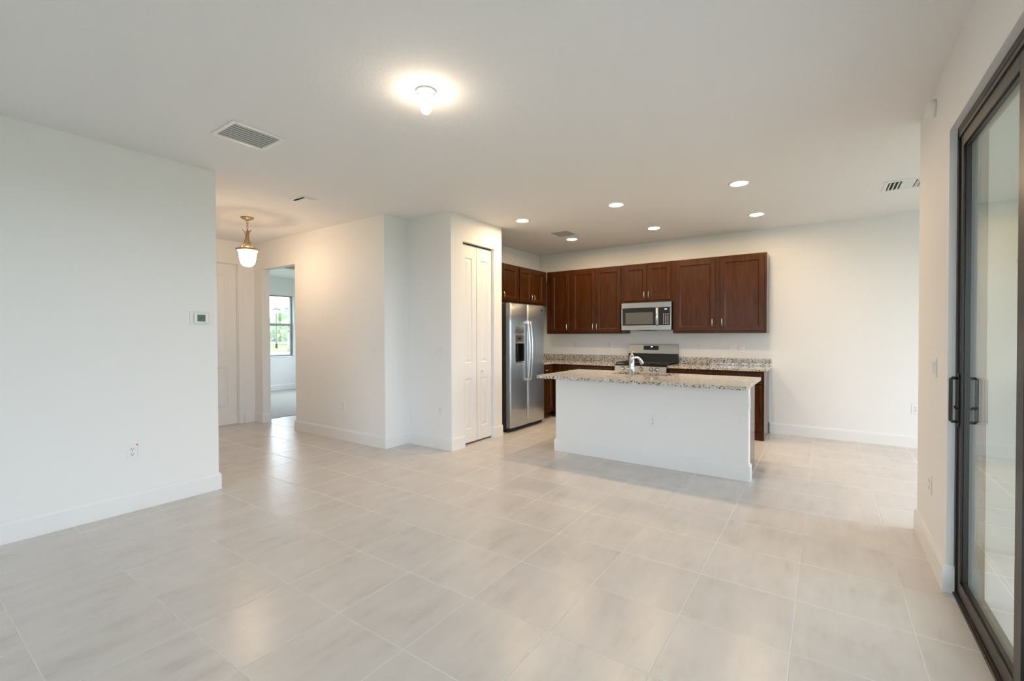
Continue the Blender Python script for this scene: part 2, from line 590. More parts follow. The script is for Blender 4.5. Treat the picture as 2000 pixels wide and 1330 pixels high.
# baseboards
BH, BT = 0.145, 0.016
PROF = [(0, 0), (BT, 0), (BT, BH - 0.022), (BT * 0.45, BH), (0, BH)]


def baseboard(name, path, prof=PROF):
    struct(name, MB().loft(path, prof), M['trim'])


baseboard('baseboard_left', [(XL, -4.0), (XL, YL), (-7.0, YL)])
baseboard('baseboard_hall_end', [(XE, DY1 + 0.065), (XE, YH), (-7.19, YH), (-7.19, YH + 0.12)])
baseboard('baseboard_hall_far', [(-6.255, YH + 0.12), (-6.255, YH), (XN, YH), (XN, YN), (XP, YN), (XP, BY0), (XP - 0.05, BY0)])
baseboard('baseboard_pantry', [(XP - 0.05, BY1), (XP, BY1), (XP, YP)])
baseboard('baseboard_back', [(-0.62, YB), (2.60, YB)])
baseboard('baseboard_right', [(XR + 0.105, 4.155), (XR, 4.155), (XR, SY1), (XR + 0.037, SY1)])
baseboard('baseboard_bedroom', [(WX, 3.58), (WX, 7.02)])
baseboard('baseboard_dining', [(2.60, 4.155), (XR + 0.105, 4.155)])

# ------------------------------------------------------------------ front door at the end of the hall
d1 = sroot('door_1', 'white panelled front door at the end of the hall', (XE - 0.06, DY0, 0), PI / 2)
dw = DY1 - DY0
f = MB()
f.box(0.0, 0.015, -0.06, 0.06, 0, DZ).box(dw - 0.015, dw, -0.06, 0.06, 0, DZ).box(0.015, dw - 0.015, -0.06, 0.06, DZ - 0.015, DZ)
f.box(-0.06, 0.006, -0.078, -0.06, 0, DZ + 0.06, 0.004).box(dw - 0.006, dw + 0.06, -0.078, -0.06, 0, DZ + 0.06, 0.004).box(0.006, dw - 0.006, -0.078, -0.06, DZ - 0.006, DZ + 0.06, 0.004)
f.build('door_frame', M['trim'], d1)


def panel_leaf(mb, x0, x1, z0, z1, y, th, stile, rails, recess=0.010):
    """flush leaf facing -y with raised panels; rails = z positions of rail bands [(za,zb),..] bottom to top"""
    mb.box(x0, x0 + stile, y, y + th, z0, z1)
    mb.box(x1 - stile, x1, y, y + th, z0, z1)
    for za, zb in rails:
        mb.box(x0 + stile, x1 - stile, y, y + th, za, zb)
    for (a0, a1), (b0, b1) in zip(rails, rails[1:]):
        mb.rings(x0 + stile, x1 - stile, a1, b0, [(0, y), (0.010, y + recess), (0.024, y + recess), (0.046, y + 0.002)])
        mb.box(x0 + stile, x1 - stile, y + recess + 0.004, y + th, a1, b0)
    return mb


panel_leaf(MB(), 0.016, dw - 0.016, 0.012, DZ - 0.016, -0.015, 0.045, 0.125, [(0.012, 0.25), (0.88, 1.055), (DZ - 0.19, DZ - 0.016)]).build('leaf', M['trim'], d1)
MB().lathe((0.075, -0.015, 0.97), [(0.026, 0), (0.026, -0.008), (0.011, -0.012), (0.011, -0.03), (0.024, -0.038), (0.028, -0.055), (0.018, -0.068)], 'y', 20).build('knob', M['nickel'], d1)
MB().box(0.0, dw, -0.07, 0.06, 0, 0.012, 0.003).build('threshold', M['nickel'], d1)

# ------------------------------------------------------------------ bifold pantry door
d2 = sroot('door_2', 'white bifold pantry door with two panelled leaves', (XP - 0.045, BY0, 0), PI / 2)
bw = BY1 - BY0
half = bw / 2
for k in (0, 1):
    lf = panel_leaf(MB(), 0.006 + k * (half - 0.002), half - 0.004 + k * (half - 0.002), 0.022, BZ - 0.02, 0.0, 0.03, 0.082,
                    [(0.022, 0.19), (0.815, 1.01), (2.31, BZ - 0.02)], 0.011).build('leaf', M['trim'], d2)
    if k == 1:
        MB().lathe((half + 0.105, 0.0, 0.905), [(0.012, 0), (0.008, -0.008), (0.008, -0.014), (0.016, -0.022), (0.017, -0.030), (0.010, -0.037)], 'y', 20).build('knob', M['trim'], lf)
MB().box(0.0, bw, 0.006, 0.03, BZ - 0.014, BZ - 0.001).build('track', M['fridge_body'], d2)

# ------------------------------------------------------------------ sliding glass door
d3 = sroot('door_3', 'dark bronze sliding glass door in the right wall', (XR, 0, 0))
fr = MB((XR, 0, 0))
fx0, fx1 = 0.560, 0.672
fr.box(fx0, fx1, SY1 - 0.012, SY1, 0, SZ).box(fx0, fx1, SY0, SY0 + 0.03, 0, SZ).box(fx0, fx1, SY0, SY1, SZ - 0.035, SZ)
fr.box(fx0, fx0 + 0.008, SY1 - 0.03, SY1, 0, SZ - 0.03).box(fx0 + 0.05, fx0 + 0.06, SY1 - 0.02, SY1, 0, SZ)
fr.box(fx0, fx0 + 0.008, SY0, SY1, SZ - 0.055, SZ - 0.03)
fr.build('frame', M['bronze'], d3)
MB((XR, 0, 0)).box(XR + 0.022, fx1, SY0, SY1, 0.0, 0.012, 0.003).box(fx0, fx0 + 0.006, SY0, SY1 - 0.014, 0.012, 0.024).box(fx0 + 0.055, fx0 + 0.06, SY0, SY1 - 0.014, 0.012, 0.024).build('sill_track', M['bronze'], d3)
for i in range(4):
    y1 = SY1 - 0.008 - i * 0.925
    y0 = y1 - 0.947
    px = 0.567 if i % 2 == 0 else 0.618
    p = MB((XR, 0, 0))
    sw_ = 0.075
    th = 0.042
    zt, zb_ = SZ - 0.052, 0.016
    p.box(px, px + th, y0, y0 + sw_, zb_, zt, 0.002).box(px, px + th, y1 - sw_, y1, zb_, zt, 0.002)
    p.box(px, px + th, y0 + sw_, y1 - sw_, zb_, zb_ + 0.075, 0.002).box(px, px + th, y0 + sw_, y1 - sw_, zt - 0.062, zt, 0.002)
    # glazing bead
    for (a0, a1, c0, c1) in ((y0 + sw_, y0 + sw_ + 0.008, zb_ + 0.075, zt - 0.062), (y1 - sw_ - 0.008, y1 - sw_, zb_ + 0.075, zt - 0.062)):
        p.box(px + 0.010, px + 0.032, a0, a1, c0, c1)
    for (c0, c1) in ((zb_ + 0.075, zb_ + 0.083), (zt - 0.070, zt - 0.062)):
        p.box(px + 0.010, px + 0.032, y0 + sw_, y1 - sw_, c0, c1)
    po = p.build('panel', M['bronze'], d3)
    MB((XR, 0, 0)).box(px + 0.016, px + 0.022, y0 + sw_ - 0.004, y1 - sw_ + 0.004, zb_ + 0.071, zt - 0.058).build('glass', M['door_glass'], po)
    if i == 0:
        yh = y1 - 0.034
        for sgn, xf in ((-1, px), (1, px + th)):
            h = MB((XR, 0, 0))
            za, zb2 = 0.905, 1.13
            xo = xf + sgn * (0.032 if sgn < 0 else 0.055)
            h.box(min(xf, xf + sgn * 0.006), max(xf, xf + sgn * 0.006), yh - 0.014, yh + 0.014, za - 0.025, zb2 + 0.025, 0.004)
            h.tube([(xf, yh, zb2), (xo - sgn * 0.006, yh, zb2), (xo, yh, zb2 - 0.006), (xo, yh, za + 0.006), (xo - sgn * 0.006, yh, za), (xf, yh, za)], 0.0075, 10)
            h.tube([(xf, yh - 0.006, 0.975), (xf + sgn * 0.014, yh - 0.006, 0.975), (xf + sgn * 0.018, yh - 0.02, 0.985)], 0.006, 8)
            h.build('handle', M['bronze_dark'], d3)

# ------------------------------------------------------------------ windows
w1 = sroot('window_1', 'bedroom window with grey single-hung frames', (WX, WY0, WZ0))
ww = MB((WX, WY0, WZ0))
xo, xi = WX - 0.14, WX - 0.07
YM = [WY0, WY0 + 0.875, WY0 + 1.75, WY1 - 0.012]  # hidden sections beyond the visible sash added for more daylight
for a, b in zip(YM, YM[1:]):
    ww.box(xo, xi, a, a + 0.032, WZ0, WZ1).box(xo, xi, b - 0.032, b, WZ0, WZ1).box(xo, xi, a + 0.032, b - 0.032, WZ0, WZ0 + 0.035).box(xo, xi, a + 0.032, b - 0.032, WZ1 - 0.03, WZ1)
    ww.box(xo + 0.01, xi + 0.012, a + 0.032, b - 0.032, 1.60, 1.66, 0.003)
    ww.box(xi - 0.02, xi + 0.006, a + 0.032, a + 0.052, WZ0 + 0.035, 1.60).box(xi - 0.02, xi + 0.006, b - 0.052, b - 0.032, WZ0 + 0.035, 1.60)
ww.build('window_frame', M['grey_frame'], w1)
for a, b in zip(YM, YM[1:]):
    MB((WX, WY0, WZ0)).box(xo + 0.03, xo + 0.034, a + 0.03, b - 0.03, WZ0 + 0.03, WZ1 - 0.03).build('pane', M['glass'], w1)
MB((WX, WY0, WZ0)).box(WX - 0.075, WX + 0.02, WY0, WY1, WZ0 - 0.02, WZ0 + 0.001, 0.004).build('window_sill', M['trim'], w1)
w2 = sroot('window_added_dining', 'added unseen dining window for daylight, bronze frame', (2.67, 4.45, 0))  # added out of view to bring cool daylight into the dining side
q = MB((2.67, 4.45, 0))
for a in (4.30, 5.40, 6.50):
    q.box(2.63, 2.70, a, a + 0.05, 0, 2.45)
q.box(2.63, 2.70, 4.35, 6.50, 0, 0.06).box(2.63, 2.70, 4.35, 6.50, 2.39, 2.45)
q.build('window_frame', M['bronze'], w2)
MB((2.67, 4.45, 0)).box(2.66, 2.664, 4.35, 6.50, 0.06, 2.39).build('pane', M['glass'], w2)
w3 = sroot('window_added_rear', 'added unseen daylight window behind the camera, grey frame', (-2.0, -4.1, 0))  # added behind the camera as daylight fill for the room
q = MB((-2.0, -4.1, 0))
for a in (-3.6, -2.56, -1.49, -0.45):
    q.box(a, a + 0.05, -4.1, -4.04, 0.35, 2.35)
q.box(-3.6, -0.4, -4.1, -4.04, 0.35, 0.4).box(-3.6, -0.4, -4.1, -4.04, 2.3, 2.35)
q.build('window_frame', M['grey_frame'], w3)
MB((-2.0, -4.1, 0)).box(-3.55, -0.45, -4.074, -4.07, 0.4, 2.3).build('pane', M['glass'], w3)

w4 = sroot('window_added_bedroom', 'added unseen side window that brightens the bedroom, grey frame', (-9.3, 7.1, 0.7))  # added out of view to light the bedroom's window wall
q = MB((-9.3, 7.1, 0.7))
for a in (-10.4, -9.32, -8.24):
    q.box(a, a + 0.04, 7.06, 7.11, 0.7, 2.36)
q.box(-10.36, -8.24, 7.06, 7.11, 0.7, 0.74).box(-10.36, -8.24, 7.06, 7.11, 2.32, 2.36)
q.build('window_frame', M['grey_frame'], w4)
MB((-9.3, 7.1, 0.7)).box(-10.37, -8.23, 7.084, 7.088, 0.73, 2.33).build('pane', M['glass'], w4)

# ------------------------------------------------------------------ outside
struct('ground', MB().box(-160, 60, -60, 160, -0.4, -0.15), M['grass'], label='grass lawn outside')
struct('ceiling_added_shade', MB().box(2.95, 5.4, -4.3, 4.3, ZC, ZC + 0.2), M['ceiling'], label='added unseen patio roof that cuts sky light to the sliding door')  # added roof, out of view, limits the sky reaching the sliding door
struct('ground_patio', MB().box(0.72, 6.5, -4.2, 3.985, -0.14, -0.02), M['concrete'], label='concrete patio slab outside the sliding door')  # slab widened over the lawn to bounce neutral daylight indoors
walk_dir = Vector((-0.88, 0.475)); walk_n = Vector((-walk_dir.y, walk_dir.x))
wp = Vector((-38.5, 20.6))
cs = [wp + walk_n * a + walk_dir * b for a, b in ((-40, -1.6), (40, -1.6), (40, 1.6), (-40, 1.6))]
struct('ground_sidewalk', MB().prism([(c.x, c.y) for c in cs], -0.15, -0.13), M['concrete'], label='pale sidewalk across the lawn outside the bedroom window')

sl = thing('street_lamp', 'dark street lamp post with lantern seen through the bedroom window', 'street lamp', (-53.6, 28.3, -0.15))
MB((0, 0, 0)).tube([(0, 0, 0), (0, 0, 0.6), (0, 0, 4.0)], [0.12, 0.10, 0.09], 12).build('pole', M['pole'], sl)
MB().lathe((0, 0, 4.0), [(0.07, 0), (0.24, 0.05), (0.34, 0.55), (0.30, 0.58)], 'z', 10).build('lantern', M['sign_white'], sl)
MB().lathe((0, 0, 4.55), [(0.52, 0.0), (0.40, 0.10), (0.10, 0.26), (0.03, 0.40)], 'z', 10).build('cap', M['pole'], sl)

sx, sy = -35.0, 19.45
sg = thing('street_sign', 'teal street name sign on a pole seen through the bedroom window', 'sign', (sx, sy + 0.3, -0.15), math.radians(61.5))
MB().tube([(0.42, 0, 0), (0.42, 0, 3.75)], 0.04, 10).build('pole', M['pole'], sg)
bl = MB().box(-0.50, 0.40, -0.012, 0.012, 3.40, 3.69, 0.006).build('blade', M['sign'], sg)
lt = MB()
for k, (x0, wd, hh) in enumerate(((-0.42, 0.10, 0.11), (-0.25, 0.07, 0.16), (-0.15, 0.07, 0.12), (0.0, 0.07, 0.16), (0.10, 0.06, 0.12), (0.19, 0.07, 0.12))):
    lt.box(x0, x0 + 0.022, -0.016, -0.012, 3.47, 3.47 + hh).box(x0 + wd - 0.022, x0 + wd, -0.016, -0.012, 3.47, 3.47 + hh).box(x0 + 0.022, x0 + wd - 0.022, -0.016, -0.012, 3.47 + hh * 0.45, 3.47 + hh * 0.45 + 0.022)
lt.build('lettering', M['sign_white'], bl)


def tree(name, label, x, y, h, cr, trunk_h, tr=0.12, seed=1, group='trees on the lawn'):
    rnd = random.Random(seed)
    t = thing(name, label, 'tree', (x, y, -0.15), 0, group)
    MB().tube([(0, 0, 0), (0.03, 0.02, trunk_h * 0.6), (0.0, 0.0, trunk_h + cr * 0.5)], [tr * 1.3, tr, tr * 0.6], 10).build('trunk', M['trunk'], t)
    b = MB()
    for k in range(26):
        th, ph = rnd.random() * 2 * PI, math.acos(1 - 2 * rnd.random())
        rr_ = cr * (0.55 + 0.35 * rnd.random())
        c = Vector((math.sin(ph) * math.cos(th) * rr_, math.sin(ph) * math.sin(th) * rr_, (h - trunk_h) / 2 + trunk_h + math.cos(ph) * (h - trunk_h) * 0.42))
        r_ = bmesh.ops.create_icosphere(b.bm, subdivisions=2, radius=cr * (0.28 + 0.2 * rnd.random()))
        for q_ in r_['verts']:
            q_.co = q_.co * (0.82 + 0.36 * rnd.random()) + c
    b.build('crown', M['leaf'], t)
    return t


tree('tree', 'round bushy green tree right of the street lamp outside the window', -74, 42.3, 6.0, 3.1, 1.3, 0.2, 3)
tree('tree', 'loose green tree far left behind the street lamp outside', -92, 46.6, 4.6, 2.3, 1.2, 0.2, 5)
tree('tree', 'small green tree at the right edge of the bedroom window', -84, 52.5, 4.3, 2.4, 1.1, 0.2, 9)
tree('sapling', 'thin pale trunked young tree in front of the round bushy tree', -42.5, 23.6, 3.0, 0.62, 1.9, 0.10, 12)
hd = MB()
for k in range(40):
    rnd = random.Random(100 + k)
    c = Vector((-108 + rnd.uniform(-2, 2) + (k - 20) * 1.35, 66 + rnd.uniform(-1, 1) + (k - 20) * 1.35 * 1.85, 1.0))
    r_ = bmesh.ops.create_icosphere(hd.bm, subdivisions=2, radius=2.2)
    for q_ in r_['verts']:
        q_.co = Vector((q_.co.x, q_.co.y, q_.co.z * (0.7 + rnd.random() * 0.4))) * (0.85 + 0.3 * rnd.random()) + c
hedge = tag(hd.build('hedge', M['leaf']), 'distant line of green bushes behind the lawn', 'hedge')

# lantern on the outside wall
ln = thing('wall_lantern', 'outdoor wall lantern with lit panes seen through the sliding door glass', 'wall lamp', (1.02, 3.985, 1.95))
MB().box(-0.05, 0.05, -0.02, 0.0, -0.10, 0.10, 0.004).box(-0.015, 0.015, -0.05, -0.02, 0.02, 0.05).build('bracket', M['bronze'], ln)
b = MB()
for sx_ in (-1, 1):
    for sy_ in (-1, 1):
        b.box(sx_ * 0.07 - 0.006, sx_ * 0.07 + 0.006, -0.12 + sy_ * 0.065 - 0.006, -0.12 + sy_ * 0.065 + 0.006, -0.15, 0.15)
b.box(-0.08, 0.08, -0.20, -0.04, 0.14, 0.16).box(-0.08, 0.08, -0.20, -0.04, -0.17, -0.15).box(-0.078, 0.078, -0.198, -0.042, 0.07, 0.085)
b.build('frame', M['bronze'], ln)
MB().box(-0.064, 0.064, -0.179, -0.061, -0.15, 0.14).build('glass', M['lantern_glass'], ln)

# ------------------------------------------------------------------ cabinets


def shaker(mb, x0, x1, z0, z1, y=0.0, th=0.02, fr_=0.058):
    """shaker door whose front face is at y - th, back at y"""
    f_ = y - th
    mb.rings(x0, x1, z0, z1, [(0, y), (0, f_ + 0.004), (0.004, f_), (fr_, f_), (fr_ + 0.003, f_ + 0.003), (fr_ + 0.015, f_ + 0.013), (fr_ + 0.016, f_ + 0.013)], back=True)
    return mb


def pull(parent, x, z, y=-0.02, ln_=0.115, horizontal=False):
    h = MB()
    pts = []
    for k in range(9):
        t = -1 + 2 * k / 8
        d = 0.030 * (1 - abs(t) ** 3.5)
        pts.append((x, y - d, z + t * ln_ / 2) if not horizontal else (x + t * ln_ / 2, y - d, z))
    h.tube(pts, 0.0062, 8)
    h.build('handle', M['nickel'], parent)


def cabinet(label, loc, rz, w, d, h, doors, drawers=(), toe=0.0, group=None, finished_end=False):
    """front of the face frame in local plane y=0 facing -y; doors = (x0, x1, z0, z1, hx, hz or None)"""
    c = thing('kitchen_cabinet', label, 'cabinet', loc, rz, group)
    b = MB()
    b.box(0, w, 0.019, d, toe, h, 0.001, 1)
    if toe:
        b.box(0.0, w, 0.06, d, 0, toe)
    b.build('carcass', M['wood_end'], c)
    MB().box(0, w, 0.0, 0.019, toe, h, 0.001, 1).build('face_frame', M['wood'], c)
    for x0, x1, z0, z1, hx, hz in doors:
        dr = shaker(MB(), x0, x1, z0, z1).build('door', M['wood'], c)
        if hx is not None:
            pull(dr, hx, hz)
    for x0, x1, z0, z1 in drawers:
        dr = MB().rings(x0, x1, z0, z1, [(0, 0), (0, -0.016), (0.004, -0.02), (0.006, -0.02)], back=True).build('drawer', M['wood'], c)
        pull(dr, (x0 + x1) / 2, (z0 + z1) / 2, horizontal=True)
    return c


UY = 6.79            # front plane of the back-wall uppers
UZ0, UZ1 = 1.372, 2.432
UD = YB - UY - 0.002
UG = 'wall cabinets over the back counter'
h1 = UZ1 - UZ0
cabinet('dark wood wall cabinet in the kitchen corner with one narrow door', (-3.96, UY, UZ0), 0, 0.46, UD, h1,
        [(0.09, 0.435, 0.018, h1 - 0.03, 0.405, 0.115)], group=UG)
cabinet('dark wood double door wall cabinet left of the microwave', (-3.50, UY, UZ0), 0, 0.905, UD, h1,
        [(0.028, 0.449, 0.018, h1 - 0.03, 0.418, 0.115), (0.454, 0.875, 0.018, h1 - 0.03, 0.485, 0.115)], group=UG)
hm = UZ1 - 1.842
cabinet('short dark wood cabinet with two doors above the microwave', (-2.595, UY, 1.842), 0, 0.765, UD, hm,
        [(0.035, 0.379, 0.03, hm - 0.03, 0.348, 0.115), (0.384, 0.732, 0.03, hm - 0.03, 0.415, 0.115)], group=UG)
cabinet('wide dark wood wall cabinet right of the microwave, last in the row', (-1.83, UY, UZ0), 0, 1.20, UD, h1,
        [(0.04, 0.568, 0.03, h1 - 0.03, 0.540, 0.15), (0.637, 1.17, 0.03, h1 - 0.03, 0.665, 0.15)], group=UG)
UL = 'wall cabinets above the refrigerator'
hf = UZ1 - 1.845
cabinet('short dark wood cabinet over the refrigerator, beside the pantry wall', (-3.96, 4.97, 1.845), PI / 2, 0.935, 0.33, hf,
        [(0.025, 0.45, 0.03, hf - 0.03, 0.42, 0.11), (0.47, 0.905, 0.03, hf - 0.03, 0.50, 0.11)], group=UL)
cabinet('dark wood double door wall cabinet between refrigerator top and kitchen corner', (-3.96, 5.905, 1.845), PI / 2, 0.865, 0.33, hf,
        [(0.025, 0.365, 0.03, hf - 0.03, 0.335, 0.11), (0.385, 0.745, 0.03, hf - 0.03, 0.415, 0.11)], group=UL)

BYF = 6.51           # base cabinet fronts
BHT = 0.882
LXF = -3.68
BG = 'base cabinets under the granite counters'
cabinet('dark wood base cabinet between the refrigerator and the corner', (LXF, 6.045, 0), PI / 2, 0.46, 0.60, BHT,
        [(0.03, 0.43, 0.12, 0.70, 0.06, 0.62)], [(0.03, 0.43, 0.72, 0.86)], toe=0.10, group=BG)
cabinet('dark wood base cabinet left of the range', (LXF + 0.01, BYF, 0), 0, 1.06, YB - BYF - 0.002, BHT,
        [(0.09, 0.56, 0.12, 0.70, 0.52, 0.62), (0.575, 1.04, 0.12, 0.70, 0.62, 0.62)], [(0.09, 0.56, 0.72, 0.86), (0.575, 1.04, 0.72, 0.86)], toe=0.10, group=BG)
cabinet('dark wood base cabinet right of the range behind the island', (-1.825, BYF, 0), 0, 1.195, YB - BYF - 0.002, BHT,
        [(0.03, 0.585, 0.12, 0.70, 0.55, 0.62), (0.61, 1.165, 0.12, 0.70, 0.65, 0.62)], [(0.03, 0.585, 0.72, 0.86), (0.61, 1.165, 0.72, 0.86)], toe=0.0, group=BG)

# counters
CZ0, CZ1 = 0.882, 0.914
c1 = thing('countertop', 'L-shaped granite countertop beside the refrigerator and range', 'countertop', (-3.6, 6.8, CZ0), 0, 'granite countertops')
o_ = (-3.6, 6.8, CZ0)
MB(o_).prism([(-4.30, 6.045), (-3.65, 6.045), (-3.65, 6.48), (-2.605, 6.48), (-2.605, YB), (-4.30, YB)], CZ0, CZ1).build('slab', M['granite'], c1)
MB(o_).box(-4.28, -2.605, YB - 0.02, YB, CZ1, CZ1 + 0.10, 0.002, 1).box(-4.30, -4.28, 6.045, YB, CZ1, CZ1 + 0.10, 0.002, 1).build('backsplash', M['granite'], c1)
c2 = thing('countertop', 'straight granite countertop right of the range', 'countertop', (-1.2, 6.8, CZ0), 0, 'granite countertops')
o_ = (-1.2, 6.8, CZ0)
MB(o_).box(-1.825, -0.60, 6.48, YB, CZ0, CZ1, 0.003).build('slab', M['granite'], c2)
MB(o_).box(-1.825, -0.60, YB - 0.02, YB, CZ1, CZ1 + 0.10, 0.002, 1).build('backsplash', M['granite'], c2)

# island
IX0, IX1, IY0, IY1 = -2.595, -0.575, 4.652, 5.25
isl = thing('kitchen_island', 'white fronted kitchen island below the sink counter', 'kitchen island', (-1.58, 4.9, 0))
o_ = (-1.58, 4.9, 0)
MB(o_).box(IX0, IX1, IY0, IY0 + 0.115, 0, CZ0).build('front_wall', M['wall'], isl)
MB(o_).loft([(IX0, IY0 + 0.115), (IX0, IY0), (IX1, IY0), (IX1, IY0 + 0.115)], PROF).build('baseboard', M['trim'], isl)
MB(o_).box(IX0 + 0.02, IX1 - 0.018, IY0 + 0.115, IY1, 0.0, CZ0).build('cabinet_body', M['wood_end'], isl)
for k in range(4):
    x0 = IX0 + 0.04 + k * 0.49
    kd = MB(o_)
    # doors on the kitchen side face +y
    kd.box(x0, x0 + 0.47, IY1, IY1 + 0.02, 0.12, 0.86, 0.003)
    kd.build('door', M['wood'], isl)
ic = thing('countertop', 'granite island countertop with sink cutout', 'countertop', (-1.58, 4.8, CZ0), 0, 'granite countertops')
o_ = (-1.58, 4.8, CZ0)
TX0, TX1, TY0, TY1 = -2.61, -0.54, 4.245, 5.285
HX0, HX1, HY0, HY1 = -2.02, -1.36, 4.87, 5.20
b = MB(o_)
xs, ys = (TX0, HX0, HX1, TX1), (TY0, HY0, HY1, TY1)
vg = {}
for iz, z in enumerate((CZ0, CZ1)):
    for i, x in enumerate(xs):
        for j, y in enumerate(ys):
            vg[i, j, iz] = b.v(x, y, z)
    for i in range(3):
        for j in range(3):
            if (i, j) != (1, 1):
                b.bm.faces.new((vg[i, j, iz], vg[i + 1, j, iz], vg[i + 1, j + 1, iz], vg[i, j + 1, iz]))
for i in range(3):
    for j in (0, 3):
        b.bm.faces.new((vg[i, j, 0], vg[i + 1, j, 0], vg[i + 1, j, 1], vg[i, j, 1]))
        b.bm.faces.new((vg[j, i, 0], vg[j, i + 1, 0], vg[j, i + 1, 1], vg[j, i, 1]))
for a, c in (((1, 1), (2, 1)), ((2, 1), (2, 2)), ((2, 2), (1, 2)), ((1, 2), (1, 1))):
    b.bm.faces.new((vg[a[0], a[1], 0], vg[c[0], c[1], 0], vg[c[0], c[1], 1], vg[a[0], a[1], 1]))
b.build('slab', M['granite'], ic)
sk = thing('sink', 'steel undermount sink in the island countertop', 'sink', ((HX0 + HX1) / 2, (HY0 + HY1) / 2, CZ0 - 0.2))
o_ = ((HX0 + HX1) / 2, (HY0 + HY1) / 2, CZ0 - 0.2)
b = MB(o_)
zz = CZ0 - 0.19
b.box(HX0 - 0.004, HX1 + 0.004, HY0 - 0.004, HY0, zz, CZ0 - 0.001).box(HX0 - 0.004, HX1 + 0.004, HY1, HY1 + 0.004, zz, CZ0 - 0.001)
b.box(HX0 - 0.004, HX0, HY0, HY1, zz, CZ0 - 0.001).box(HX1, HX1 + 0.004, HY0, HY1, zz, CZ0 - 0.001).box(HX0 - 0.004, HX1 + 0.004, HY0 - 0.004, HY1 + 0.004, zz - 0.004, zz)
b.build('basin', M['steel'], sk)
MB(o_).lathe(((HX0 + HX1) / 2, (HY0 + HY1) / 2, zz), [(0.045, 0), (0.045, 0.003), (0.03, 0.003), (0.028, 0.001)], 'z', 20).build('drain', M['chrome'], sk)

# faucet
fc = thing('faucet', 'chrome pull-out kitchen faucet on the island counter', 'faucet', (-1.708, 4.735, CZ1))
MB().lathe((0, 0, 0), [(0.034, 0), (0.034, 0.004), (0.0290, 0.008), (0.0275, 0.10), (0.0275, 0.170), (0.0265, 0.172), (0.0265, 0.175), (0.0275, 0.177), (0.0270, 0.195), (0.0235, 0.215), (0.016, 0.230), (0.006, 0.236)], 'z', 28).build('body', M['chrome'], fc)
dx, dy = 0.55, 0.835
pts, rs = [], []
for d, z, r_ in ((0.010, 0.186, 0.014), (0.035, 0.194, 0.014), (0.060, 0.197, 0.014), (0.085, 0.190, 0.015), (0.105, 0.176, 0.017), (0.120, 0.156, 0.019), (0.131, 0.134, 0.021), (0.136, 0.122, 0.021)):
    pts.append((d * dx, d * dy, z)); rs.append(r_)
MB().tube(pts, rs, 16).build('spout', M['chrome'], fc)
MB().tube([(0.0, 0.0, 0.232), (0.003, -0.003, 0.246), (0.012, -0.008, 0.256), (0.030, -0.018, 0.268)], [0.011, 0.009, 0.007, 0.005], 10).build('lever', M['nickel'], fc)

# ------------------------------------------------------------------ refrigerator
FX, FY0, FY1, FZ = -3.56, 5.105, 6.02, 1.80
fg = thing('refrigerator', 'stainless steel side-by-side refrigerator with water dispenser', 'refrigerator', (FX, FY0, 0), PI / 2)
fwid = FY1 - FY0
MB().box(0.005, fwid - 0.005, 0.075, 0.70, 0.03, FZ - 0.012, 0.006).build('body', M['fridge_body'], fg)
b = MB().box(0.01, fwid - 0.01, 0.035, 0.075, 0.012, 0.055)
for k in range(24):
    b.box(0.03 + k * 0.036, 0.05 + k * 0.036, 0.030, 0.035, 0.016, 0.05)
b.build('grille', M['black_matte'], fg)
for k in range(4):
    MB().lathe((0.06 + (k % 2) * (fwid - 0.12), 0.12 + (k // 2) * 0.5, 0.0), [(0.022, 0), (0.022, 0.012), (0.012, 0.014), (0.012, 0.035)], 'z', 12).build('foot', M['black_matte'], fg)
for hx_ in (0.03, fwid - 0.11):
    MB().box(hx_, hx_ + 0.08, 0.02, 0.14, FZ, FZ + 0.012, 0.004).build('hinge_cover', M['fridge_body'], fg)


